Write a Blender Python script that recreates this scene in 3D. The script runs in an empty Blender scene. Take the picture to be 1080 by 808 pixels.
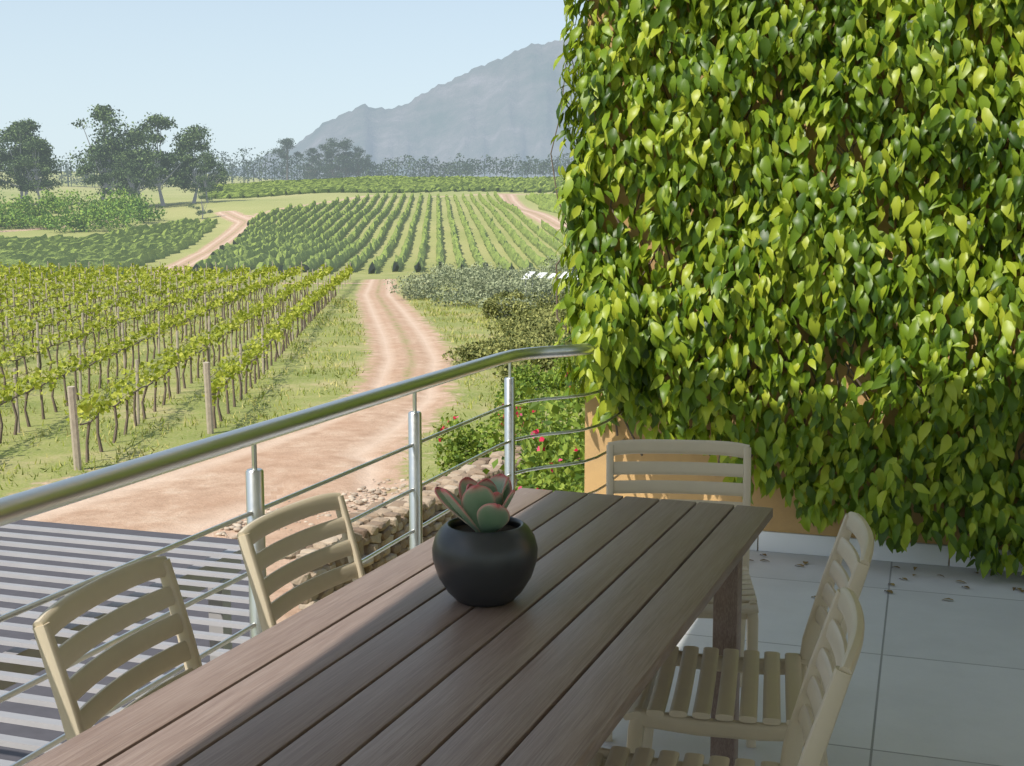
import bpy, bmesh, math, random
import numpy as np
from mathutils import Vector, Matrix
random.seed(7); rng=np.random.default_rng(7)
S=bpy.context.scene
rad=math.radians
# ---------------------------------------------------------------- helpers
def link(o,parent=None):
    S.collection.objects.link(o)
    if parent is not None: o.parent=parent
    return o
def empty(name,loc=(0,0,0),rz=0):
    o=bpy.data.objects.new(name,None); o.location=loc; o.rotation_euler=(0,0,rz); return link(o)
def mesh_np(name,V,F,mat,parent=None,smooth=False,attrs=None):
    V=np.asarray(V,dtype=np.float32).reshape(-1,3); F=np.asarray(F,dtype=np.int32)
    k=F.shape[1]; me=bpy.data.meshes.new(name)
    me.vertices.add(len(V)); me.vertices.foreach_set('co',V.ravel())
    me.loops.add(F.size); me.loops.foreach_set('vertex_index',F.ravel())
    me.polygons.add(len(F)); me.polygons.foreach_set('loop_start',np.arange(0,F.size,k,dtype=np.int32))
    me.polygons.foreach_set('use_smooth',np.full(len(F),smooth))
    me.update(calc_edges=True)
    if attrs:
        for n,a in attrs.items():
            at=me.attributes.new(n,'FLOAT','POINT'); at.data.foreach_set('value',np.asarray(a,dtype=np.float32))
    me.materials.append(mat)
    return link(bpy.data.objects.new(name,me),parent)
def bm_obj(name,bm,mat,parent=None,smooth=True,ang=40):
    me=bpy.data.meshes.new(name); bmesh.ops.recalc_face_normals(bm,faces=bm.faces)
    for f in bm.faces: f.smooth=smooth
    if smooth:
        for e in bm.edges:
            if len(e.link_faces)==2 and e.calc_face_angle(0)>rad(ang): e.smooth=False
    bm.to_mesh(me); bm.free(); me.materials.append(mat)
    return link(bpy.data.objects.new(name,me),parent)
def add_box(bm,c,s,bev=0.0,rz=0):
    r=bmesh.ops.create_cube(bm,size=1,matrix=Matrix.Translation(c)@Matrix.Rotation(rz,4,'Z')@Matrix.Diagonal((s[0],s[1],s[2],1)))
    if bev>0:
        es=list({e for v in r['verts'] for e in v.link_edges})
        bmesh.ops.bevel(bm,geom=es,offset=bev,segments=2,affect='EDGES',profile=.5)
def box(name,c,s,mat,parent=None,bev=0.0):
    bm=bmesh.new(); add_box(bm,c,s,bev); return bm_obj(name,bm,mat,parent)
def sweep(bm,pts,w,h,up=(0,0,1),n=12,sq=1.0):
    pts=[Vector(p) for p in pts]; N=len(pts); rings=[]
    up=Vector(up)
    for i,p in enumerate(pts):
        T=(pts[min(i+1,N-1)]-pts[max(i-1,0)]).normalized()
        A=T.cross(up)
        if A.length<1e-4: A=T.cross(Vector((1,0,0)))
        A.normalize(); U=A.cross(T).normalized()
        ww=w[i] if hasattr(w,'__len__') else w; hh=h[i] if hasattr(h,'__len__') else h
        ring=[]
        for k in range(n):
            a=2*math.pi*(k+.5)/n; c,s=math.cos(a),math.sin(a)
            x=math.copysign(abs(c)**sq,c)*ww/2; y=math.copysign(abs(s)**sq,s)*hh/2
            ring.append(bm.verts.new(p+A*x+U*y))
        rings.append(ring)
    for i in range(N-1):
        for k in range(n):
            bm.faces.new((rings[i][k],rings[i][(k+1)%n],rings[i+1][(k+1)%n],rings[i+1][k]))
    bm.faces.new(rings[0][::-1]); bm.faces.new(rings[-1])
def unit(a): return a/np.maximum(np.linalg.norm(a,axis=-1,keepdims=True),1e-6)
def frames(tip,nor):
    t=unit(tip); s=unit(np.cross(t,nor)); n=np.cross(s,t); return np.stack([s,t,n],axis=-1)
def scatter(name,tv,tf,pos,R,sc,mat,parent=None,smooth=False):
    tv=np.asarray(tv,float); tf=np.asarray(tf); N=len(pos); sc=np.asarray(sc).reshape(N,1,-1)
    V=np.einsum('nij,nkj->nki',R,(tv[None]*sc))+pos[:,None,:]
    F=(tf[None]+(np.arange(N)*len(tv))[:,None,None]).reshape(-1,tf.shape[1])
    return mesh_np(name,V,F,mat,parent,smooth)
DIA=np.array([(0,0,0),(-.38,.5,.08),(0,1,-.05),(.38,.5,.08)]); DIAF=np.array([(0,3,2,1)])
def rnd(n,s=1.0): return rng.normal(0,s,(n,3))
# ---------------------------------------------------------------- materials
class NT:
    def __init__(s,name):
        s.m=bpy.data.materials.new(name); s.m.use_nodes=True; s.t=s.m.node_tree; s.t.nodes.clear()
        s.out=s.n('ShaderNodeOutputMaterial')
    def n(s,ty,**kw):
        nd=s.t.nodes.new(ty)
        for k,v in kw.items(): setattr(nd,k,v)
        return nd
    def l(s,a,b): s.t.links.new(a,b)
    def noise(s,scale,vec=None,detail=5,rough=.55):
        nd=s.n('ShaderNodeTexNoise'); nd.inputs['Scale'].default_value=scale; nd.inputs['Detail'].default_value=detail; nd.inputs['Roughness'].default_value=rough
        if vec is not None: s.l(vec,nd.inputs['Vector'])
        return nd.outputs['Fac']
    def ramp(s,fac,stops):
        r=s.n('ShaderNodeValToRGB'); e=r.color_ramp.elements
        while len(e)<len(stops): e.new(.5)
        for i,(p,c) in enumerate(stops):
            e[i].position=p; e[i].color=(*c,1) if len(c)==3 else c
        s.l(fac,r.inputs[0]); return r.outputs[0]
    def math(s,op,a,b=None,c=None,clamp=False):
        nd=s.n('ShaderNodeMath',operation=op); nd.use_clamp=clamp
        for i,v in enumerate((a,b,c)):
            if v is None: continue
            if isinstance(v,(int,float)): nd.inputs[i].default_value=v
            else: s.l(v,nd.inputs[i])
        return nd.outputs[0]
    def mix(s,f,a,b,bt='MIX'):
        nd=s.n('ShaderNodeMix',data_type='RGBA',blend_type=bt)
        for sock,v in ((nd.inputs[0],f),(nd.inputs[6],a),(nd.inputs[7],b)):
            if isinstance(v,(int,float)): sock.default_value=v
            elif isinstance(v,tuple): sock.default_value=(*v,1)
            else: s.l(v,sock)
        return nd.outputs[2]
    def pos(s): return s.n('ShaderNodeNewGeometry').outputs['Position']
    def obj(s): return s.n('ShaderNodeTexCoord').outputs['Object']
    def mapv(s,v,sc=(1,1,1),loc=(0,0,0),rot=(0,0,0)):
        m=s.n('ShaderNodeMapping'); m.inputs['Scale'].default_value=sc; m.inputs['Location'].default_value=loc; m.inputs['Rotation'].default_value=rot
        s.l(v,m.inputs[0]); return m.outputs[0]
    def attr(s,name): return s.n('ShaderNodeAttribute',attribute_name=name).outputs['Fac']
    def bsdf(s,col,rough=.6,metal=0,spec=.5,bump=None,bs=.3,bd=.01):
        p=s.n('ShaderNodeBsdfPrincipled')
        for sock,v in ((p.inputs['Base Color'],col),(p.inputs['Roughness'],rough)):
            if isinstance(v,tuple): sock.default_value=(*v,1)
            elif isinstance(v,(int,float)): sock.default_value=v
            else: s.l(v,sock)
        p.inputs['Metallic'].default_value=metal; p.inputs['Specular IOR Level'].default_value=spec
        if bump is not None:
            b=s.n('ShaderNodeBump'); b.inputs['Strength'].default_value=bs; b.inputs['Distance'].default_value=bd
            s.l(bump,b.inputs['Height']); s.l(b.outputs[0],p.inputs['Normal'])
        return p.outputs[0]
    def done(s,sh,painted_haze=None,hc=(.62,.73,.80)):  # aerial perspective is painted into the material as a mixed-in emission
        if painted_haze:
            e=s.n('ShaderNodeEmission'); e.inputs[0].default_value=(*hc,1); e.inputs[1].default_value=.9
            mx=s.n('ShaderNodeMixShader')
            if isinstance(painted_haze,(int,float)): mx.inputs[0].default_value=painted_haze
            else: s.l(painted_haze,mx.inputs[0])
            s.l(sh,mx.inputs[1]); s.l(e.outputs[0],mx.inputs[2]); sh=mx.outputs[0]
        s.l(sh,s.out.inputs[0]); return s.m
def leafmat(name,stops,trans=.3,rough=.5,painted_haze=None,nscale=1.0,spec=.3,namt=.5):
    t=NT(name); g=t.n('ShaderNodeNewGeometry')
    nz=t.noise(nscale,g.outputs['Position'],2)
    nz=t.math('MULTIPLY_ADD',nz,2.0*namt,-namt)
    f=t.math('ADD',g.outputs['Random Per Island'],nz,clamp=True)
    c=t.ramp(f,stops)
    b=t.bsdf(c,rough,spec=spec)
    if trans>0:
        tr=t.n('ShaderNodeBsdfTranslucent')
        c2=t.mix(.5,c,(.42,.50,.03)) if (not painted_haze and 'flower' not in name) else c
        t.l(c2,tr.inputs[0])
        mx=t.n('ShaderNodeMixShader'); mx.inputs[0].default_value=trans
        t.l(b,mx.inputs[1]); t.l(tr.outputs[0],mx.inputs[2]); b=mx.outputs[0]
    return t.done(b,painted_haze)
def simple(name,col,rough=.6,metal=0,nscale=8,amt=.25,bs=.1,spec=.5,painted_haze=None,bd=.003):
    t=NT(name); nz=t.noise(nscale,t.obj())
    c=t.mix(nz,tuple(x*(1-amt) for x in col),tuple(min(1,x*(1+amt)) for x in col))
    return t.done(t.bsdf(c,rough,metal,spec,bump=t.noise(nscale*8,t.obj()),bs=bs,bd=bd),painted_haze)

M_ivy=leafmat('ivy_leaf',[(0,(.035,.085,.008)),(.3,(.11,.20,.014)),(.65,(.25,.36,.022)),(1,(.46,.52,.045))],.38,.40,None,2.2,.4,.4)
M_vine=leafmat('vine_leaf',[(0,(.17,.21,.02)),(.5,(.34,.38,.04)),(1,(.50,.50,.09))],.3,.6,None,.8,.2,.3)
M_shrubO=leafmat('shrub_olive',[(0,(.07,.09,.025)),(.5,(.20,.21,.065)),(1,(.34,.34,.11))],.0,.7,None,.6,.2)
M_shrubG=leafmat('shrub_green',[(0,(.05,.10,.015)),(.5,(.15,.23,.03)),(1,(.30,.37,.06))],.2,.6,None,1.2,.2)
M_shrubS=leafmat('shrub_silver',[(0,(.13,.16,.08)),(.5,(.25,.28,.15)),(1,(.38,.41,.24))],.0,.7,.04,.6,.2)
M_flower=leafmat('flower_petal',[(0,(.50,.01,.05)),(.6,(.75,.02,.10)),(1,(.8,.15,.3))],.3,.6,None,5)
M_grass=leafmat('grass_blade',[(0,(.15,.20,.03)),(.5,(.29,.32,.06)),(1,(.50,.44,.18))],.0,.8,None,.25,.1,.6)
M_euca=leafmat('eucalyptus_leaf',[(0,(.025,.05,.02)),(.5,(.07,.115,.04)),(1,(.17,.23,.08))],.0,.7,.13,.12,.2)
M_far=leafmat('far_leaf',[(0,(.015,.035,.02)),(.5,(.035,.065,.03)),(1,(.08,.11,.045))],.0,.8,.26,.05,.1)
M_bushfar=leafmat('far_bush_leaf',[(0,(.05,.11,.02)),(.5,(.13,.24,.03)),(1,(.28,.38,.06))],.0,.7,.10,.12,.2)
M_bark=simple('bark',(.16,.12,.09),.9,0,6,.4,.5)
M_barkfar=simple('bark_far',(.14,.12,.10),.9,0,2,.3,.2,painted_haze=.25)
M_post=simple('weathered_wood',(.40,.34,.26),.9,0,12,.35,.5)
M_chair=simple('taupe_resin',(.54,.465,.345),.42,0,30,.05,.15,spec=.4,bd=.0006)
M_white=simple('white_paint',(.78,.78,.76),.6,0,5,.06,.05)
M_louv=simple('louvre_paint',(.33,.32,.33),.45,0,5,.15,.05)
M_pot=simple('charcoal_ceramic',(.034,.036,.040),.34,0,14,.3,.2,spec=.5,bd=.001)
M_soil=simple('potting_soil',(.05,.035,.025),1,0,60,.5,.8)
M_skirt=simple('skirting_tile',(.70,.71,.72),.5,0,4,.06,.05)
t=NT('stone'); g=t.n('ShaderNodeNewGeometry'); c=t.ramp(g.outputs['Random Per Island'],[(0,(.18,.12,.08)),(.5,(.36,.26,.17)),(1,(.52,.42,.31))])
c=t.mix(t.math('MULTIPLY',t.noise(14,g.outputs['Position']),.5),c,(.14,.11,.09)); M_stone=t.done(t.bsdf(c,.9,bump=t.noise(30,g.outputs['Position']),bs=.6,bd=.02))
t=NT('ochre_plaster'); p=t.obj(); c=t.mix(t.noise(2.5,p),(.46,.28,.11),(.56,.37,.17)); c=t.mix(t.math('MULTIPLY',t.ramp(t.noise(6,p,8,.7),[(.45,(0,0,0)),(.7,(1,1,1))]),.35),c,(.30,.20,.11)); M_plaster=t.done(t.bsdf(c,.9,bump=t.noise(90,p),bs=.4,bd=.003))
t=NT('brushed_steel'); p=t.obj(); nz=t.noise(60,t.mapv(p,(1,.05,1)))
M_steel=t.done(t.bsdf((.66,.66,.64),t.math('MULTIPLY_ADD',nz,.2,.22),1.0))
# wood
t=NT('slat_wood'); o=t.n('ShaderNodeObjectInfo'); p=t.obj()
off=t.n('ShaderNodeCombineXYZ'); t.l(t.math('MULTIPLY',o.outputs['Random'],37.),off.inputs[0]); t.l(t.math('MULTIPLY',o.outputs['Random'],91.),off.inputs[1])
va=t.n('ShaderNodeVectorMath',operation='ADD'); t.l(p,va.inputs[0]); t.l(off.outputs[0],va.inputs[1]); v=va.outputs[0]
g1=t.noise(1,t.mapv(v,(110,3.0,25)),6,.65); g2=t.noise(1,t.mapv(v,(420,9,90)),4,.6); g3=t.noise(1,t.mapv(v,(9,1.6,5)),3)
c=t.ramp(g1,[(.22,(.135,.085,.066)),(.5,(.215,.148,.12)),(.78,(.31,.23,.19))])
c=t.mix(t.math('MULTIPLY',g3,.6),c,(.25,.185,.158))
c=t.mix(t.ramp(g2,[(.42,(.0,.0,.0)),(.66,(.5,.5,.5))]),c,(.40,.33,.29))
c=t.mix(t.math('MULTIPLY',o.outputs['Random'],.25),c,(.14,.09,.07))
M_wood=t.done(t.bsdf(c,t.math('MULTIPLY_ADD',g2,.25,.34),spec=.5,bump=t.math('ADD',g1,g2),bs=.4,bd=.0012))
# floor tile
t=NT('grey_floor_tile'); p=t.obj()
br=t.n('ShaderNodeTexBrick'); br.offset=0; t.l(t.mapv(p,loc=(.1,-.2,0)),br.inputs['Vector'])
for k,vv in (('Scale',1),('Mortar Size',.004),('Mortar Smooth',.1),('Brick Width',.9),('Row Height',.9),('Bias',0)): br.inputs[k].default_value=vv
br.inputs['Color1'].default_value=(.55,.55,.555,1); br.inputs['Color2'].default_value=(.63,.63,.635,1); br.inputs['Mortar'].default_value=(.2,.2,.205,1)
c=t.mix(t.math('MULTIPLY',t.ramp(t.noise(2.2,p,8,.7),[(.35,(0,0,0)),(.7,(1,1,1))]),.4),br.outputs['Color'],(.40,.395,.39))
c=t.mix(t.math('MULTIPLY',t.noise(120,p,2),.25),c,(.75,.75,.75))
M_tile=t.done(t.bsdf(c,t.math('MULTIPLY_ADD',t.noise(5,p),.35,.30),bump=t.math('MULTIPLY',br.outputs['Fac'],-1.),bs=.5,bd=.003))

# ---------------------------------------------------------------- camera / light
cam=bpy.data.cameras.new('camera'); co=bpy.data.objects.new('camera',cam); link(co)
co.location=(0,0,1.6); co.rotation_euler=(rad(90-7.19),0,0); cam.lens=43.33; cam.sensor_width=36; cam.clip_end=20000; cam.clip_start=.05
S.camera=co
EL=rad(50); SH=Vector((-.70,-.71,0)).normalized(); SD=Vector((SH.x*math.cos(EL),SH.y*math.cos(EL),math.sin(EL)))
sun=bpy.data.lights.new('sun','SUN'); sun.energy=5.0; sun.angle=rad(.5); sun.color=(1,.95,.86)
so=bpy.data.objects.new('sun',sun); so.rotation_euler=(-SD).to_track_quat('-Z','Y').to_euler(); so.location=(-5,-3,12); link(so)
w=bpy.data.worlds.new('World'); S.world=w; w.use_nodes=True; nt=w.node_tree; bg=nt.nodes['Background']
sk=nt.nodes.new('ShaderNodeTexSky'); sk.sky_type='NISHITA'; sk.sun_disc=False; sk.sun_elevation=EL; sk.sun_rotation=math.atan2(SH.x,SH.y)
sk.air_density=1.0; sk.dust_density=1.2; sk.ozone_density=1.5
tc=nt.nodes.new('ShaderNodeTexCoord'); sx=nt.nodes.new('ShaderNodeSeparateXYZ'); nt.links.new(tc.outputs['Generated'],sx.inputs[0])
cr=nt.nodes.new('ShaderNodeValToRGB'); nt.links.new(sx.outputs[2],cr.inputs[0])
e=cr.color_ramp.elements; e[0].position=.0; e[0].color=(.88,.88,.88,1); e[1].position=.30; e[1].color=(.42,.42,.42,1)
mx=nt.nodes.new('ShaderNodeMix'); mx.data_type='RGBA'; nt.links.new(cr.outputs[0],mx.inputs[0]); nt.links.new(sk.outputs[0],mx.inputs[6]); mx.inputs[7].default_value=(5.0,5.9,6.4,1)
nt.links.new(mx.outputs[2],bg.inputs[0]); bg.inputs[1].default_value=.15
S.view_settings.view_transform='Standard'; S.view_settings.look='None'; S.view_settings.exposure=0

# ---------------------------------------------------------------- terrain
LY=[0,60,112,130,150,200,250,300,350,450,600,900,1400,9000]
LZ=[-3,-3,-3,-3.6,-3.3,-2.8,-.5,3,8,12,20,42,42,42]
RZ=[-3,-3,-3,-3.5,-3.0,-1,2.2,5.5,9.2,15.8,24.6,32,34,34]
def terr(x,y):
    x=np.asarray(x,float); y=np.asarray(y,float); yy=np.maximum(y,1)
    l=np.interp(yy,LY,LZ); r=np.interp(yy,LY,RZ)
    k=np.clip((x/yy+.30)/.2,0,1); k=k*k*(3-2*k)
    z=l*(1-k)+r*k
    a=np.clip((yy-30)/200,0,1)
    return z+a*(.5*np.sin(x*.05+1.3)*np.sin(yy*.031)+.25*np.sin(x*.13+yy*.07))
def XB(y): return -38-(y-135)*.168
ROADS=[
 [(-11.9,112,1.5),(-9.4,86,1.6),(-6.7,67,1.7),(-4.6,52,1.65),(-3.5,43,1.6),(-3.0,33,1.5),(-3.7,28,1.9),(-5.0,22.5,2.9),(-7.6,16,3.0),(-12,8,3.0),(-22,2,3)],
 [(-3.6,24,1.6),(-3.2,19,1.8),(-2.8,14,2.5)],
 [(XB(118),118,1.8),(XB(150),150,2),(XB(200),200,2.2),(XB(250),250,2.4),(XB(290)+2,290,3),(XB(310)-6,318,3)],
 [(-2,392,3.2),(-1,360,3.2),(2,310,3.0),(9,240,2.8),(22,190,2.6),(40,160,2.6)],
 [(-64,300,1.5),(-40,372,2.),(-2,394,2.4),(60,405,2.4)],
 [(-150,262,2.5),(-112,262,2.5),(-98,285,2.5),(-96,330,2.5)],
 [(-11.5,104,.9),(-40,108,1.1),(-80,104,1.1)],
]
def roadval(x,y):
    best=np.full(x.shape,-9.); across=np.zeros(x.shape)
    for R in ROADS:
        for (x0,y0,w0),(x1,y1,w1) in zip(R[:-1],R[1:]):
            dx,dy=x1-x0,y1-y0; L2=dx*dx+dy*dy
            tt=np.clip(((x-x0)*dx+(y-y0)*dy)/L2,0,1)
            px=x-(x0+dx*tt); py=y-(y0+dy*tt); d=np.hypot(px,py); ww=w0+(w1-w0)*tt
            v=(ww-d)/ww
            m=v>best; best=np.where(m,v,best); across=np.where(m,np.sign(px*dy-py*dx)*d/ww,across)
    return best,across
az=np.concatenate([np.arange(-50,50.01,.3),np.arange(54,309,6)])*math.pi/180
r=[.6]
while r[-1]<9000: r.append(r[-1]*1.0145+.02)
r=np.array(r); A,Rr=np.meshgrid(az,r); X=Rr*np.sin(A); Y=Rr*np.cos(A); Z=terr(X,Y)
rv,ra=roadval(X,Y)
na=len(az); nr=len(r)
i=np.arange(nr-1)[:,None]*na; j=np.arange(na)[None]; j2=(j+1)%na
F=np.stack([i+j,i+j2,i+na+j2,i+na+j],-1).reshape(-1,4)[:,::-1]
Zc=Z.copy(); rut=np.exp(-((np.abs(ra)-.5)/.16)**2)*(rv>0)*(Y<115); Zc-=.05*rut
t=NT('ground'); P=t.pos(); road=t.attr('road'); acr=t.attr('across')
nb=t.noise(.35,P,4); nm=t.noise(2.2,P,5,.65); nf=t.noise(14,P,5,.7)
gr=t.ramp(nb,[(.32,(.16,.20,.045)),(.5,(.26,.28,.08)),(.68,(.40,.34,.17))])
gr=t.mix(t.ramp(nm,[(.4,(0,0,0)),(.65,(.7,.7,.7))]),gr,(.18,.23,.05))
gr=t.mix(t.ramp(nf,[(.45,(0,0,0)),(.75,(.8,.8,.8))]),gr,(.44,.38,.22))
sep=t.n('ShaderNodeSeparateXYZ'); t.l(P,sep.inputs[0])
farf=t.math('MULTIPLY_ADD',sep.outputs[1],1/60.,-112/60.,clamp=True)
fg=t.ramp(t.noise(.02,P,4),[(.35,(.30,.31,.11)),(.6,(.40,.37,.16)),(.75,(.48,.40,.21))])
fg=t.mix(t.math('MULTIPLY',t.noise(.25,P,5,.7),.5),fg,(.22,.27,.07))
gr=t.mix(farf,gr,fg)
dc=t.ramp(nm,[(.3,(.38,.245,.165)),(.55,(.50,.345,.245)),(.75,(.58,.44,.33))])
dc=t.mix(t.ramp(nf,[(.5,(0,0,0)),(.8,(.8,.8,.8))]),dc,(.30,.21,.14))
dc=t.mix(t.math('MULTIPLY',t.ramp(nb,[(.45,(0,0,0)),(.65,(1,1,1))]),.35),dc,(.42,.25,.16))
tr=t.math('SUBTRACT',t.math('ABSOLUTE',acr),.5); tr=t.math('SUBTRACT',1.,t.math('MULTIPLY',t.math('ABSOLUTE',tr),5.),clamp=True)
dc=t.mix(t.math('MULTIPLY',tr,.55),dc,(.66,.52,.41))
mid=t.math('SUBTRACT',1.,t.math('MULTIPLY',t.math('ABSOLUTE',acr),6.),clamp=True)
mid=t.math('MULTIPLY',mid,t.math('MULTIPLY_ADD',sep.outputs[1],1/6.,-32/6.,clamp=True))
dc=t.mix(t.math('MULTIPLY',mid,t.ramp(nm,[(.42,(0,0,0)),(.6,(1,1,1))])),dc,(.25,.24,.09))
rm=t.math('ADD',road,t.math('MULTIPLY_ADD',nm,1.3,-.65)); rm=t.math('MULTIPLY_ADD',rm,4.,.2,clamp=True)
col=t.mix(rm,gr,dc)
hz=t.math('SUBTRACT',1.,t.math('EXPONENT',t.math('MULTIPLY',t.math('MAXIMUM',sep.outputs[1],0.),-1/2600.)))  # painted aerial glow, stronger with distance
M_ground=t.done(t.bsdf(col,.95,spec=.1,bump=t.math('ADD',nf,nm),bs=.5,bd=.06),hz)
ground=mesh_np('ground',np.stack([X,Y,Zc],-1),F,M_ground,None,True,{'road':rv.ravel(),'across':ra.ravel()})

N=90000
gx=rng.uniform(-22,9,N); gy=18+62*rng.random(N)**1.5; v_,a_=roadval(gx,gy)
keep=(v_<-.02+.25*(rng.random(N)-.5))&(gx>-.45*gy)
cl=np.sin(gx*1.7+gy*.6)+np.sin(gx*.7-gy*1.3)+rng.normal(0,.8,N); keep&=cl>-.2
gx,gy=gx[keep],gy[keep]; n=len(gx)
pos=np.stack([gx,gy,terr(gx,gy)-.02],-1); tip=rnd(n,.5)+np.array([0,0,1]); sc=rng.uniform(.05,.16,n)*(1+gy/80)
scatter('grass',[(-.11,0,0),(.11,0,0),(.05,.6,.05),(0,1,.15)],[(0,1,2,3)],pos,frames(tip,rnd(n)),sc,M_grass)

# ---------------------------------------------------------------- near vineyard
rows=[]
for k in range(19):
    x0=-6.75-(1.9 if k else 0)-2.45*max(0,k-1); y0=[27.4,23.2,22,21,20.5][min(k,4)]
    rows.append((x0+.092*27,y0))
vx=empty('vineyard_row_block')
LP=[];LS=[]; bmw=bmesh.new(); bmt=bmesh.new()
for k,(xa,y0) in enumerate(rows):
    xf=lambda y: xa-.092*y
    y1=111
    for ya,yb,dn,sz in ((y0,38,72,.12),(38,58,44,.15),(58,82,30,.19),(82,y1,22,.25)):
        n=int((yb-ya)*dn); yy=rng.uniform(ya,yb,n)
        clump=np.sin(yy*5.2+k*1.7)+.6*np.sin(yy*2.1+k); kp=rng.random(n)<(.62+.25*clump); yy=yy[kp]; n=len(yy)
        hh=.86+np.abs(rng.normal(0,.2,n))+.08*np.sin(yy*1.3+k*2); hh=np.where(rng.random(n)<.1,hh-.2,hh)
        xx=xf(yy)+rng.normal(0,.12,n)
        LP.append(np.stack([xx,yy,terr(xx,yy)+hh],-1)); LS.append(np.full(n,sz)*rng.uniform(.7,1.3,n))
    y=y0; i_=0
    while y<y1:
        x=xf(y); z=float(terr(x,y)); first=(i_==0)
        h=1.62 if first else random.uniform(1.45,1.75); wd=.15 if first else .075
        sweep(bmw,[(x,y,z-.1),(x+random.uniform(-.06,.06),y+(-.12 if first else 0),z+h)],wd,wd,(0,1,0),7)
        y+=5.5; i_+=1
    y=y0+.7
    while y<min(y1,85):
        x=xf(y); z=float(terr(x,y)); a,b=random.uniform(-.08,.08),random.uniform(-.08,.08)
        sweep(bmt,[(x,y,z-.05),(x+a,y+b,z+.4),(x+b,y,z+.82)],[.085,.06,.065],[.085,.06,.065],(0,1,0),5)
        sweep(bmt,[(x+b,y-.5,z+.84),(x+b,y,z+.80),(x+b,y+.5,z+.85)],.04,.04,(0,0,1),4)
        y+=1.15*random.uniform(.9,1.1)
    yw=[y0+q*(y1-y0)/8 for q in range(9)]
    for hw in (.85,1.25): sweep(bmt,[(xf(q),q,float(terr(xf(q),q))+hw) for q in yw],.012,.012,(0,0,1),3)
bm_obj('trellis_posts',bmw,M_post,vx); bm_obj('vine_trunks',bmt,M_bark,vx)
pos=np.concatenate(LP); n=len(pos)
scatter('vine_leaves',DIA*[1.25,1,1],DIAF,pos,frames(rnd(n)+[0,0,.2],rnd(n)+[-.2,-.2,.9]),np.concatenate(LS),M_vine,vx)

t=NT('vine_row_far'); P=t.pos(); c=t.ramp(t.noise(.9,P,5,.7),[(.3,(.11,.16,.025)),(.5,(.21,.27,.045)),(.7,(.35,.40,.08))]); c=t.mix(t.math('MULTIPLY',t.noise(.03,P,3),.5),c,(.23,.31,.05))
M_hedge=t.done(t.bsdf(c,.9,spec=.1,bump=t.noise(2.5,P,4),bs=1,bd=.3),.12)
def hedges(name,paths,w_,h_,step=1.6):
    V=[];Fs=[];c0=0
    for q in paths:
        if len(q)<2: continue
        q=np.array(q); d=np.hypot(*(q[1:]-q[:-1]).T); cs=np.concatenate([[0],np.cumsum(d)]); s=np.arange(0,cs[-1],step)
        if len(s)<2: continue
        x=np.interp(s,cs,q[:,0]); y=np.interp(s,cs,q[:,1]); z=terr(x,y); n=len(s)
        dx=np.gradient(x);dy=np.gradient(y); L=np.hypot(dx,dy)+1e-6; nx_,ny_=-dy/L,dx/L
        gap=(rng.random(n)<.05)*.6+(np.sin(x*.11)*np.sin(y*.07)>.75)*.3
        ring=[]
        for a,hh in ((-.7,-.3),(-1,.45),(-.45,1.0),(.45,1.0),(1,.45),(.7,-.3)):
            jj=rng.normal(0,.22,n); hj=(1+rng.normal(0,.2,n)*(hh>0))*(1-gap*(hh>0))
            ring.append(np.stack([x+nx_*(a*w_*.5+jj*w_*.6),y+ny_*(a*w_*.5+jj*w_*.6),z+h_*hh*hj],-1))
        R=np.stack(ring,1); V.append(R.reshape(-1,3))
        ii=(np.arange(n-1)*6)[:,None]+np.arange(5)[None]
        Fs.append(np.stack([ii,ii+1,ii+7,ii+6],-1).reshape(-1,4)+c0); c0+=n*6
    return mesh_np(name,np.concatenate(V),np.concatenate(Fs),M_hedge)
def rightb(y): return np.interp(y,[160,190,240,310,392],[38,20,6,-1,-5])
paths=[]
for xs in np.arange(-85,60,2.5):
    p=[]
    for y in np.arange(136+rng.uniform(-3,3),388,6.):
        x=xs-.06*(y-130)
        ok=x>XB(y)+3 and x<rightb(y) 
        lim=np.interp(x,[-64,-40,-2,60],[296,366,389,400])
        if ok and y<lim: p.append((x,y))
    paths.append(p)
hedges('vineyard_hill_rows',paths,.8,1.1)
paths=[]
for xs in np.arange(-190,-30,3.0):
    p=[]
    for y in np.arange(114+rng.uniform(-2,2),300,5.):
        x=xs+.10*(y-130)
        if x<XB(y)-4 and x>-.55*y-10 and not(y>245 and x<-80): p.append((x,y))
    paths.append(p)
hedges('vineyard_valley_rows',paths,.75,1.0)
paths=[]
for xs in np.arange(-330,220,4.6):
    p=[]
    for y in np.arange(400,612,7.):
        x=xs+.45*(y-400)
        if x>-.25*y and x<95 and y>404+(.02*x): p.append((x,y))
    paths.append(p)
hedges('vineyard_ridge_rows',paths,1.3,1.2,2.2)
paths=[]
for xs in np.arange(8,80,2.6):
    paths.append([(xs-.1*(y-200),y) for y in np.arange(170,385,6.) if xs-.1*(y-200)>rightb(y)+8])
hedges('vineyard_slope_rows',paths,.9,1.2)

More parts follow.
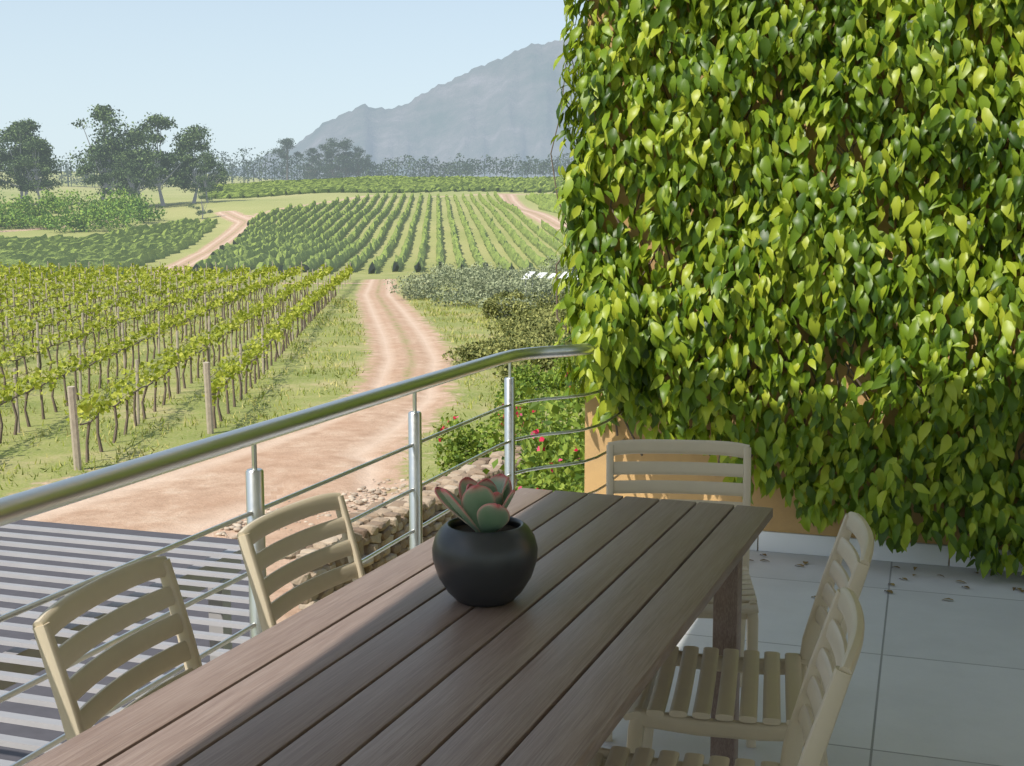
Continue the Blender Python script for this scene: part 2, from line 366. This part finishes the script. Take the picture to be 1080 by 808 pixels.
# ---------------------------------------------------------------- trees & shrubs
def tree(name,x,y,h,w_,seed,mat=M_euca,bmat=M_barkfar,ncl=38,per=210,ls=None,base=.24):
    rs=np.random.default_rng(seed); random.seed(seed)
    root=empty(name,(x,y,float(terr(x,y))-.2)); bm=bmesh.new()
    lean=rs.normal(0,.04*h,2); fork=Vector((lean[0],lean[1],h*base))
    sweep(bm,[(0,0,0),fork*.5,fork],[h*.05,h*.035,h*.03],[h*.05,h*.035,h*.03],(0,1,0),8)
    P=[]
    for c in range(ncl):
        a=rs.uniform(0,2*math.pi); u=rs.uniform(base+.0,1.0); prof=math.sin(math.pi*min(1,(u-base+.16)/(1.16-base)))**.6
        rr=w_*.5*prof*rs.uniform(.2,1.)
        ce=Vector((rr*math.cos(a)+lean[0],rr*math.sin(a)+lean[1],h*u*.93))
        if c<14:
            mid=fork.lerp(ce,.55)+Vector((0,0,-h*.02)); sweep(bm,[fork*.9,mid,ce],[h*.02,h*.012,h*.004],[h*.02,h*.012,h*.004],(0,1,0),5)
        n=int(per*rs.uniform(.4,1.4)); cr=h*rs.uniform(.05,.13)
        q=rs.normal(0,1,(n,3)); q=q/np.linalg.norm(q,axis=1)[:,None]*(rs.random((n,1))**.45)*cr*np.array([1.35,1.35,.7])*rs.uniform(.7,1.25,(n,1))
        P.append(q+np.array(ce))
    P=np.concatenate(P); n=len(P); ls=ls or h*.026
    bm_obj('trunk',bm,bmat,root)
    scatter('crown',DIA,DIAF,P,frames(rnd(n)+[0,0,-.5],rnd(n)+[0,0,.8]),rs.uniform(.5,1.4,n)*ls,mat,root)
for a in [(-150,350,25,20,1),(-140,356,23,19,2),(-116,352,29,19,3),(-108,362,23,17,4),(-98,350,26,20,5),(-91,356,23,16,6),(-145,372,26,18,7),(-103,344,17,17,8),(-111,346,18,16,9),(-133,352,19,15,10),(-154,340,20,16,17),(-86,352,15,12,18)]:
    tree('eucalyptus_tree',*a)
tree('small_tree',-76,305,7.5,5.5,21,M_euca,ncl=14,base=.2)
tree('umbrella_pine_tree',-108,600,22,17,11,M_far,ncl=18,base=.6)
for a in [(-96,596,17,15,12),(-88,600,21,17,13),(-80,598,20,16,14),(-73,602,16,14,15),(-84,594,17,16,16)]:
    tree('pine_tree',*a,M_far,ncl=30,base=.12)
bm=bmesh.new(); P=[]; SZ=[]
x=-225
while x<60:
    h=random.uniform(7.5,13.5); yy=622+random.uniform(-6,10); z=float(terr(x,yy))
    if x<-112: h*=1.3
    sweep(bm,[(x,yy,z-.5),(x,yy,z+h*.8)],.45,.45,(0,1,0),4)
    n=130; u=rng.uniform(.14 if x<-30 else .28,1,n); wd=h*.22*np.sqrt(np.clip(1.05-u,0,1))*random.uniform(1.1,1.9)
    P.append(np.stack([x+rng.normal(0,1,n)*wd,yy+rng.normal(0,1,n)*wd,z+h*u],-1)); SZ.append(rng.uniform(.6,1.3,n))
    x+=random.uniform(1.0,3.2)
rt=empty('distant_tree_belt'); bm_obj('trunks',bm,M_far,rt)
P=np.concatenate(P); n=len(P); scatter('crowns',DIA,DIAF,P,frames(rnd(n),rnd(n)+[0,0,.5]),np.concatenate(SZ),M_far,rt)
def shrub(name,items,mat,ls,per):
    P=[]
    for (x,y,rx,rz) in items:
        z=float(terr(x,y)) if not isinstance(rz,tuple) else rz[1]; rzz=rz if not isinstance(rz,tuple) else rz[0]
        nb=9
        for b in range(nb):
            a=rng.uniform(0,6.28); q=rng.uniform(0,.6)*rx; c=np.array([x+q*math.cos(a),y+q*math.sin(a),z+rzz*rng.uniform(.25,.75)])
            n=int(per/nb); d=unit(rnd(n)); rr=rng.uniform(.7,1.15,(n,1)); P.append(c+d*rr*np.array([rx*.5,rx*.5,rzz*.42])*rng.uniform(.7,1.1))
    P=np.concatenate(P); n=len(P)
    scatter(name,DIA,DIAF,P,frames(rnd(n)+[0,0,.6],rnd(n)+[-.2,-.3,.8]),rng.uniform(.5,1.4,n)*ls,mat)
    return P
its=[]
for _ in range(46):
    y=rng.uniform(262,345); u=rng.uniform(-.46,-.29)
    if u*y<-72: its.append((u*y,y,rng.uniform(3,7),rng.uniform(2.5,6.5)))
shrub('distant_bush_mass',its,M_bushfar,.6,450)
its=[]
for _ in range(30):
    y=rng.uniform(62,108); its.append((rng.uniform(-.085,.05)*y+.4,y,rng.uniform(1.2,2.6),rng.uniform(.8,2.0)))
shrub('silver_shrub_mass',[i for i in its if i[0]>-8],M_shrubS,.16,1000)
its=[]
for _ in range(40):
    y=rng.uniform(36,72); its.append((rng.uniform(-.03,.07)*y+.2,y,rng.uniform(.8,1.9),rng.uniform(.4,1.2)))
shrub('olive_shrub_mass',its,M_shrubO,.12,1100)
its=[]
for _ in range(24):
    y=rng.uniform(22,42); its.append((rng.uniform(-.012,.07)*y+.3,y,rng.uniform(.5,1.1),rng.uniform(.3,.8)))
shrub('green_shrub_mass',its,M_shrubG,.1,900)
FP=shrub('garden_bush',[(.5,9.6,.7,(3.0,-3)),(.95,11,.9,(3.6,-3)),(.35,12.5,.7,(2.4,-3)),(1.2,14,1.2,(3.4,-3)),(.9,18,1.2,(2.1,-3)),(.15,19.3,.8,(1.7,-3)),(-.7,20,.7,(1.4,-3))],M_shrubG,.08,2600)
cl=np.sin(FP[:,0]*4.1+1)+np.sin(FP[:,1]*2.3)+np.sin(FP[:,2]*5+2)
sel=FP[(rng.random(len(FP))<.035)&(cl>.6)]
sel=sel+np.array([0,-.06,.03]); n=len(sel)
scatter('bush_flowers',DIA*[1.5,1,1],DIAF,np.repeat(sel,3,0)+rnd(n*3,.02),frames(rnd(n*3),rnd(n*3)+[0,-.5,.5]),np.full(n*3,.055),M_flower)

# stone-filled gabion wall
rs=np.random.default_rng(5)
bmi=bmesh.new(); bmesh.ops.create_icosphere(bmi,subdivisions=2,radius=.5); iv=np.array([v.co[:] for v in bmi.verts]); iF=np.array([[v.index for v in f.verts] for f in bmi.faces]); bmi.free()
a0=np.array([-2.15,12.3]); a1=np.array([.55,18.6]); L=np.linalg.norm(a1-a0); dr=(a1-a0)/L; nrm_=np.array([-dr[1],dr[0]]); V=[];Fs=[];c0=0
an=math.atan2(dr[0],dr[1]); c,s_=math.cos(-an),math.sin(-an)
def stone(px,py,z,sx_,sy_,sz_):
    global c0
    q=np.sign(iv)*np.abs(iv)**.55*.68*(1+rs.normal(0,.07,iv.shape)); q=q*np.array([sx_,sy_,sz_])*1.1
    th=rs.normal(0,.2); q=np.stack([q[:,0],q[:,1]*math.cos(th)-q[:,2]*math.sin(th),q[:,1]*math.sin(th)+q[:,2]*math.cos(th)],-1)
    qq=q.copy(); qq[:,0]=q[:,0]*c-q[:,1]*s_; qq[:,1]=q[:,0]*s_+q[:,1]*c
    V.append(qq+np.array([px,py,z])); Fs.append(iF+c0); c0+=len(iv)
RWS=12
for layer in range(3):
    for row in range(RWS):
        if layer>0 and row<RWS-1: continue
        s=rs.uniform(0,.2)
        while s<L:
            l=rs.uniform(.10,.26); p=a0+dr*s+nrm_*layer*.17
            stone(p[0]+rs.normal(0,.02),p[1]+rs.normal(0,.02),-2.94+row*.108+rs.normal(0,.012),.2,l*1.05,.125*rs.uniform(.8,1.15)); s+=l
mesh_np('gabion_wall',np.concatenate(V),np.concatenate(Fs),M_stone,None,False)
V=[];Fs=[];c0=0
for _ in range(300):
    tt=rs.random(); x=-1.9-tt*2.4+rs.normal(0,.22); y=21.6-tt*3.0+rs.normal(0,.45)
    s=.03+.07*rs.random()**2; V.append(iv*(1+rs.normal(0,.08,iv.shape))*s*np.array([1.3,1.1,.7])+np.array([x,y,-3.0])); Fs.append(iF+c0); c0+=len(iv)
t=NT('pale_rock'); g=t.n('ShaderNodeNewGeometry'); c_=t.ramp(g.outputs['Random Per Island'],[(0,(.30,.23,.17)),(1,(.55,.46,.36))]); M_rock=t.done(t.bsdf(c_,.9))
mesh_np('rock_border',np.concatenate(V),np.concatenate(Fs),M_rock,None,True)

gs=empty('garden_shelter',(3.0,74,float(terr(3,74))),rad(-10))
for k in range(7): 
    bm=bmesh.new(); sweep(bm,[(-2+k*.75,-1.5,1.55+.06*(k%2)),(-2.1+k*.75,1.6,1.85-.05*(k%3))],.5,.05,(0,0,1),8,.6); bm_obj('roof_sheet',bm,M_white,gs)
bm=bmesh.new()
for xx in (-2,0,2.4):
    for yy in (-1.3,1.4): sweep(bm,[(xx,yy,0),(xx,yy,1.6)],.08,.08,(0,1,0),8)
bm_obj('posts',bm,M_white,gs)

# ---------------------------------------------------------------- mountain
nx,ny=300,110
mx_=np.linspace(-1350,2600,nx); ys=np.linspace(0,1,ny)
pu=[180,250,300,325,350,370,388,396,410,430,450,465,480,500,520,545,560,590,640,720,850,1080,1250]
pv=[196,178,160,147,130,119,113,118,117,112,102,92,86,78,68,59,53,46,40,46,80,130,180]
prx=[(u-540)/1300*5000 for u in pu]; prz=[1.6+(240-v)/1300*5000 for v in pv]
Rz=np.interp(mx_,prx,prz); Rz=np.convolve(np.pad(Rz,1,'edge'),[.2,.6,.2],'valid'); Rz+=5*np.sin(mx_*.031)+3.5*np.sin(mx_*.083+1)+3*np.sin(mx_*.19)
MX,T=np.meshgrid(mx_,ys)
up=np.clip(T/.72,0,1); prof=np.where(T<.72,up**1.35,np.clip(1-(T-.72)*2,0,1))
base=30+ (Rz[None]-30)*prof
gul=(np.sin(MX*.012+T*3+np.sin(T*7+MX*.004)*1.2)+.6*np.sin(MX*.033+T*5+np.sin(MX*.01))+.3*np.sin(MX*.08-T*9+2)+.15*np.sin(MX*.17+T*20))
MZ=base+gul*30*np.sin(np.pi*np.clip(up,0,1))*(T<.72)
MY=3300+T*2360
idx=np.arange(ny-1)[:,None]*nx+np.arange(nx-1)[None]; F=np.stack([idx,idx+1,idx+nx+1,idx+nx],-1).reshape(-1,4)
t=NT('mountain_rock'); P=t.pos(); c_=t.ramp(t.noise(.005,P,8,.7),[(.35,(.09,.12,.07)),(.55,(.19,.18,.14)),(.7,(.32,.28,.26))])
M_mount=t.done(t.bsdf(c_,.95,spec=.05,bump=t.noise(.02,P,8,.7),bs=1,bd=18),.70,(.49,.60,.72))  # mostly pale emission standing in for distant air over the rock
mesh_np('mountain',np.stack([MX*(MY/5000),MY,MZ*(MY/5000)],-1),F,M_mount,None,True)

# ---------------------------------------------------------------- terrace (building frame)
BA=rad(-18.5)
def B(name): return empty(name,(0,0,0),BA)
tf=B('terrace'); box('floor_slab',(3.1,.045,-.14),(9.8,12.09,.28),M_tile,tf); box('base_wall',(3.15,0,-1.65),(9.6,12.0,2.72),M_plaster,tf)
wl=B('ivy_clad_wall'); box('wall',(3.18,6.24,.6),(9.64,.30,7.2),M_plaster,wl)
bm=bmesh.new()
for k in range(11): add_box(bm,(-1.64+.45+k*.9,6.08,.051),(.894,.02,.10),.002)
bm_obj('skirting_tiles',bm,M_skirt,wl)
rf=B('unseen_shade_roof'); box('unseen_shade_slab',(3.02,-.95,3.1),(9.95,10.1,.2),M_white,rf,.01)  # added roof out of view, edges placed to shade table and floor
bm=bmesh.new()
for xx,yy in ((-1.6,-1.2),(-1.6,-5),(7.6,3.9),(7.6,0)): add_box(bm,(xx,yy,1.5),(.22,.22,3.0),.005)
bm_obj('added_roof_columns',bm,M_white,rf)

# ivy
LT=[(0,0,0),(0,.33,.03),(0,.68,.01),(0,1,-.16),(-.13,.12,.05),(-.205,.42,.09),(-.12,.74,.02),(.13,.12,.05),(.205,.42,.09),(.12,.74,.02)]
LF=[(0,1,4),(4,1,5),(1,2,5),(5,2,6),(2,3,6),(0,7,1),(7,8,1),(1,8,2),(8,9,2),(2,9,3)]
def ivy_noise(x,z): return (np.sin(x*5.1+1.3*np.sin(z*3.3))+np.sin(z*6.3+1.7*np.sin(x*4.1+.5))+.7*np.sin(x*12+z*9)+.6*np.sin(x*9-z*13+2))/3.3
iv_root=B('ivy_plant')
N=32000
x=rng.uniform(-1.80,3.0,N); z=rng.uniform(0.0,3.7,N)
bot=np.interp(x,[-1.9,-1.7,-1.5,-1.2,-.9,-.6,-.3,0,.25,.45,1,3.2],[1.0,.72,.60,.58,.42,.27,.17,.14,.12,.0,.12,.2])+.05*np.sin(x*17)
nz=ivy_noise(x,z)
left=-1.62+.05*np.sin(z*3.1)+.04*np.sin(z*9+1)-.02*np.clip(z-1,0,2)
keep=(z>bot)&(x>left)&(rng.random(N)<np.clip(1.2+nz*1.25,.40,1))
x,z,nz=x[keep],z[keep],nz[keep]; n=len(x)
thick=.08+.12*(nz+1)
d=thick*rng.uniform(.1,1.15,n)
pos=np.stack([x,6.09-d-.02,z],-1)
tip=np.stack([rng.normal(0,.42,n),-.30+rng.normal(0,.3,n),-1+rng.normal(0,.28,n)],-1)
nor=np.stack([rng.normal(0,.5,n),-1+rng.normal(0,.25,n),.6+rng.normal(0,.45,n)],-1)
sc=rng.uniform(.058,.118,n)
scv=np.stack([sc*rng.uniform(.85,1.3,n),sc,sc*rng.uniform(.6,1.9,n)],-1)
pos[:,2]+=sc*.5
scatter('leaves',LT,LF,pos,frames(tip,nor),scv,M_ivy,iv_root,True)
n=1500; zz=rng.uniform(.8,3.7,n); pos=np.stack([rng.uniform(-1.74,-1.60,n),rng.uniform(5.90,6.4,n),zz],-1)
tip=np.stack([-.3+rng.normal(0,.35,n),rng.normal(0,.3,n),-1+rng.normal(0,.3,n)],-1); nor=np.stack([-1+rng.normal(0,.4,n),-.4+rng.normal(0,.4,n),.5+rng.normal(0,.3,n)],-1)
scatter('edge_leaves',LT,LF,pos,frames(tip,nor),rng.uniform(.06,.11,n),M_ivy,iv_root,True)
n=480; q=unit(rnd(n))*(rng.random((n,1))**.4); pos=np.array([-1.42,5.74,1.10])+q*np.array([.13,.30,.27])
tip=np.stack([rng.normal(0,.35,n),-.3+rng.normal(0,.3,n),-1+rng.normal(0,.3,n)],-1); nor=np.stack([rng.normal(0,.45,n),-1+rng.normal(0,.3,n),.6+rng.normal(0,.3,n)],-1)
scatter('rail_shoot_leaves',LT,LF,pos,frames(tip,nor),rng.uniform(.06,.11,n),M_ivy,iv_root,True)
random.seed(11)
bm=bmesh.new()
for k in range(100):
    x0=random.uniform(-1.6,3.0); z0=random.uniform(0.3,1.8); p=[(x0,6.07,z0)]
    for s in range(10): p.append((p[-1][0]+random.uniform(-.14,.14),6.09-random.uniform(.02,.07),p[-1][2]+random.uniform(.08,.3)))
    ww=[.012*(1-.07*i) for i in range(len(p))]; sweep(bm,p,ww,ww,(0,1,0),5)
bm_obj('stems',bm,M_bark,iv_root)
# fallen leaves at the wall foot
n=60; pos=np.stack([rng.uniform(-1.3,2.6,n),6.03-np.abs(rng.normal(0,.35,n)),np.full(n,.006)],-1); ang=rng.uniform(0,6.28,n)
scatter('fallen_leaves',LT,LF,pos,frames(np.stack([np.cos(ang),np.sin(ang),0*ang],-1),np.tile([0,0,1.],(n,1))),rng.uniform(.04,.07,n),leafmat('dry_leaf',[(0,(.12,.07,.03)),(1,(.30,.22,.08))],0,.8),B('leaf_litter'),True)

# railing
rl=B('steel_railing'); RX=-1.69
bm=bmesh.new()
def railpath(z,end=5.80):
    p=[(RX,y,z) for y in (-4.5,-1,1,3,4.4,4.9)]
    p+=[(RX+.01,5.02,z),(RX+.045,5.13,z),(RX+.10,5.22,z),(RX+.17,5.30,z),(RX+.23,5.40,z),(RX+.26,5.52,z),(RX+.27,5.66,z),(RX+.27,end,z)]
    return p
sweep(bm,railpath(1.05,6.08),.054,.054,(0,0,1),20); bm_obj('handrail',bm,M_steel,rl)
bm=bmesh.new()
for zz in (.84,.68,.53,.37,.21): sweep(bm,railpath(zz,6.08),.013,.013,(0,0,1),8)
bm_obj('infill_bars',bm,M_steel,rl)
bm=bmesh.new()
for yy in (5.02,3.97,2.87,1.77,.67,-.43,-1.53):
    sweep(bm,[(RX,yy,.004),(RX,yy,.95),(RX,yy,.955)],[.048,.048,.04],[.048,.048,.04],(0,1,0),16)
    sweep(bm,[(RX,yy,.95),(RX,yy,1.03)],.014,.014,(0,1,0),8)
    sweep(bm,[(RX,yy,0.001),(RX,yy,.012)],.10,.10,(0,1,0),16)
bm_obj('posts',bm,M_steel,rl)

# louvred pergola below
pg=B('louvred_pergola'); bm=bmesh.new()
y=.3
while y<6.7:
    xr=-1.95 if y<3.6 else -4.0+(6.67-y)/3.07*2.05
    L=12+xr
    mtx=Matrix.Translation(((-12+xr)/2,y,-.38))@Matrix.Rotation(rad(-10),4,'X')@Matrix.Diagonal((L,.075,.022,1))
    bmesh.ops.create_cube(bm,size=1,matrix=mtx); y+=.19
bm_obj('louvres',bm,M_louv,pg,False)
bm=bmesh.new()
for xx in (-4.1,-7,-11): add_box(bm,(xx,3.4,-.50),(.08,6.6,.14))
for xx in (-4.1,-7,-11):
    for yy in (.3,6.5): add_box(bm,(xx,yy,-1.8),(.1,.1,2.46))
bm_obj('beams',bm,M_louv,pg,False)
bm=bmesh.new()
f=bm.faces.new([bm.verts.new(p) for p in [(-28,-1.5,-2.99),(-1.95,-1.5,-2.99),(-1.95,3,-2.99),(-4.6,8.6,-2.99),(-9.2,15.4,-2.99),(-28,15.4,-2.99)]])
r_=bmesh.ops.extrude_face_region(bm,geom=[f]); bmesh.ops.translate(bm,verts=[e for e in r_['geom'] if isinstance(e,bmesh.types.BMVert)],vec=(0,0,.07))
bm_obj('patio_shade_sheet',bm,simple('painted_shade_dark',(.075,.07,.08),.8),pg,False)  # dark sheet painting in the shade seen through the louvre gaps

# ---------------------------------------------------------------- table
TB=empty('slatted_table',(.415,3.84,0),rad(-21)); W=.83; TL=2.65
np_=7; pw=W/np_
for k in range(np_):
    box('plank',(-W/2+pw*(k+.5),-TL/2+random.uniform(-.002,.002),.735),(pw-.007,TL,.03),M_wood,TB,.003)
box('end_batten',(0,-.30,.705),(W-.1,.08,.029),M_wood,TB,.002); box('mid_batten',(0,-TL/2,.705),(W-.1,.08,.029),M_wood,TB,.002); box('near_batten',(0,-TL+.3,.705),(W-.1,.08,.029),M_wood,TB,.002)
for sx_ in (-1,1):
    box('side_apron',(sx_*(W/2-.08),-TL/2,.66),(.025,TL-.36,.06),M_wood,TB,.002)
    for yy in (-.3,-TL+.3): box('leg',(sx_*(W/2-.08),yy,.345),(.07,.07,.69),M_wood,TB,.004)

# pot + plant
PT=empty('potted_succulent',(-.062,2.755,.7505)); PT.scale=(1.06,1.06,1.06)
prof=[(.058,.0),(.064,.004),(.082,.022),(.102,.055),(.113,.09),(.1145,.115),(.108,.140),(.096,.158),(.086,.167),(.082,.169),(.078,.167),(.077,.158),(.08,.145)]
bm=bmesh.new(); n=64; rings=[]
for (rr,zz) in prof: rings.append([bm.verts.new((rr*math.cos(2*math.pi*k/n),rr*math.sin(2*math.pi*k/n),zz)) for k in range(n)])
for a,b in zip(rings[:-1],rings[1:]):
    for k in range(n): bm.faces.new((a[k],a[(k+1)%n],b[(k+1)%n],b[k]))
bm.faces.new(rings[0][::-1]); bm_obj('pot',bm,M_pot,PT,True,60)
bm=bmesh.new(); bmesh.ops.create_circle(bm,cap_ends=True,radius=.0795,segments=48,matrix=Matrix.Translation((0,0,.15))); bm_obj('soil',bm,M_soil,PT)
t=NT('succulent_leaf'); e_=t.attr('edge'); c_=t.ramp(t.math('ADD',e_,t.math('MULTIPLY_ADD',t.noise(30,t.obj()),.3,-.15)),[(0,(.20,.33,.21)),(.35,(.30,.38,.27)),(.62,(.50,.36,.29)),(1,(.56,.15,.15))])
M_suc=t.done(t.bsdf(c_,.5,spec=.35))
V=[];Fs=[];E=[];c0=0; ns,nt_=14,9
random.seed(3)
for k in range(12):
    a=k*2.399+2.6; f=k/11.; tilt=rad(40+38*f+random.uniform(-7,7)); Ln=.148-.045*f+random.uniform(-.02,.01); Wd=Ln*.29
    s=np.linspace(0,1,ns)[:,None]; tt=np.linspace(-1,1,nt_)[None]
    wd=Wd*(.30+.70*np.sin(np.pi*.5*np.clip(s/.66,0,1))**1.3)*np.sqrt(np.clip(1-np.clip((s-.55)/.45,0,1)**2.3,0.0,1))
    lx=wd*tt; lf=s*Ln+0*tt; cup=.006*tt**2*(s**.5)+random.uniform(-.08,.10)*(s**2)*Ln
    tw=random.uniform(-.7,.7)
    out=lf*math.cos(tilt)-cup*math.sin(tilt)+.012; upz=lf*math.sin(tilt)+cup*math.cos(tilt)+.148
    side=lx*math.cos(tw); upz=upz+lx*math.sin(tw)*math.cos(tilt); out=out-lx*math.sin(tw)*math.sin(tilt)
    xx=out*math.cos(a)-side*math.sin(a); yy=out*math.sin(a)+side*math.cos(a)
    V.append(np.stack([xx,yy,upz],-1).reshape(-1,3)); E.append(((np.maximum(np.abs(tt)**5*.9,(s+0*tt)**8).clip(0,1))*(.25+.75*s)).reshape(-1)+random.uniform(-.05,.25))
    idx=(np.arange(ns-1)[:,None]*nt_+np.arange(nt_-1)[None]); Fs.append(np.stack([idx,idx+1,idx+nt_+1,idx+nt_],-1).reshape(-1,4)+c0); c0+=ns*nt_
o=mesh_np('leaves',np.concatenate(V),np.concatenate(Fs),M_suc,PT,True,{'edge':np.concatenate(E)})
md=o.modifiers.new('thick','SOLIDIFY'); md.thickness=.0045; md.offset=0
md=o.modifiers.new('sub','SUBSURF'); md.levels=1; md.render_levels=1

# ---------------------------------------------------------------- chairs
def chair(x,y,ang):
    R=empty('slatted_chair',(x,y,0),rad(ang))
    def bx(z): return float(np.interp(z,[0,.42,.50,.68,.86],[-.29,-.215,-.222,-.268,-.322]))
    bm=bmesh.new()
    for s in (-1,1):
        pts=[(bx(z),s*(.222+.014*min(1,z/.8)),z) for z in (0,.15,.3,.42,.46,.5,.56,.62,.68,.74,.80,.845)]
        sweep(bm,pts,[.026]*12,[.034,.036,.04,.044,.044,.042,.04,.038,.036,.034,.032,.03],(1,0,0),12,.55)
        sweep(bm,[(.225,s*.222,0),(.21,s*.222,.2),(.195,s*.22,.40),(.19,s*.218,.44)],[.03,.032,.036,.034],[.028,.032,.04,.036],(1,0,0),12,.55)
        sweep(bm,[(-.215,s*.222,.428),(-.1,s*.222,.420),(.05,s*.222,.420),(.2,s*.222,.432)],.026,.042,(0,0,1),12,.55)
    sweep(bm,[(-.205,-.21,.42),(-.205,.21,.42)],.022,.04,(0,0,1),10,.55)
    sweep(bm,[(.19,-.21,.415),(.19,.21,.415)],.022,.04,(0,0,1),10,.55)
    bm_obj('frame',bm,M_chair,R)
    bm=bmesh.new()
    ys=[-.238+.476*i/14 for i in range(15)]
    for z,h in ((.840,.05),(.768,.046),(.705,.046),(.642,.046),(.58,.044)):
        half=.240 if z>.8 else .224
        pts=[(bx(z)-.024*(1-(yy/.238)**2),yy*half/.238,z-(.010*abs(yy/.238)**6 if z>.8 else 0)) for yy in ys]
        sweep(bm,pts,.017 if z<.8 else .024,h,(-.27,0,1),12,.6)
    bm_obj('backrest',bm,M_chair,R)
    bm=bmesh.new()
    for i in range(8):
        xx=-.178+i*.0545; dz=-.014 if i==7 else (-.003 if i==6 else 0)
        pts=[(xx,yy*.235/.238,.452-.012*(1-(yy/.238)**2)+dz) for yy in ys]
        sweep(bm,pts,.043,.016,(0,0,1) if i<7 else (.35,0,1),12,.6)
    bm_obj('seat',bm,M_chair,R)
chair(-.54,2.444,-12.6); chair(-.283,3.084,-21.3); chair(.545,3.907,-96); chair(.536,3.02,168); chair(.325,2.35,165)
print('DONE')
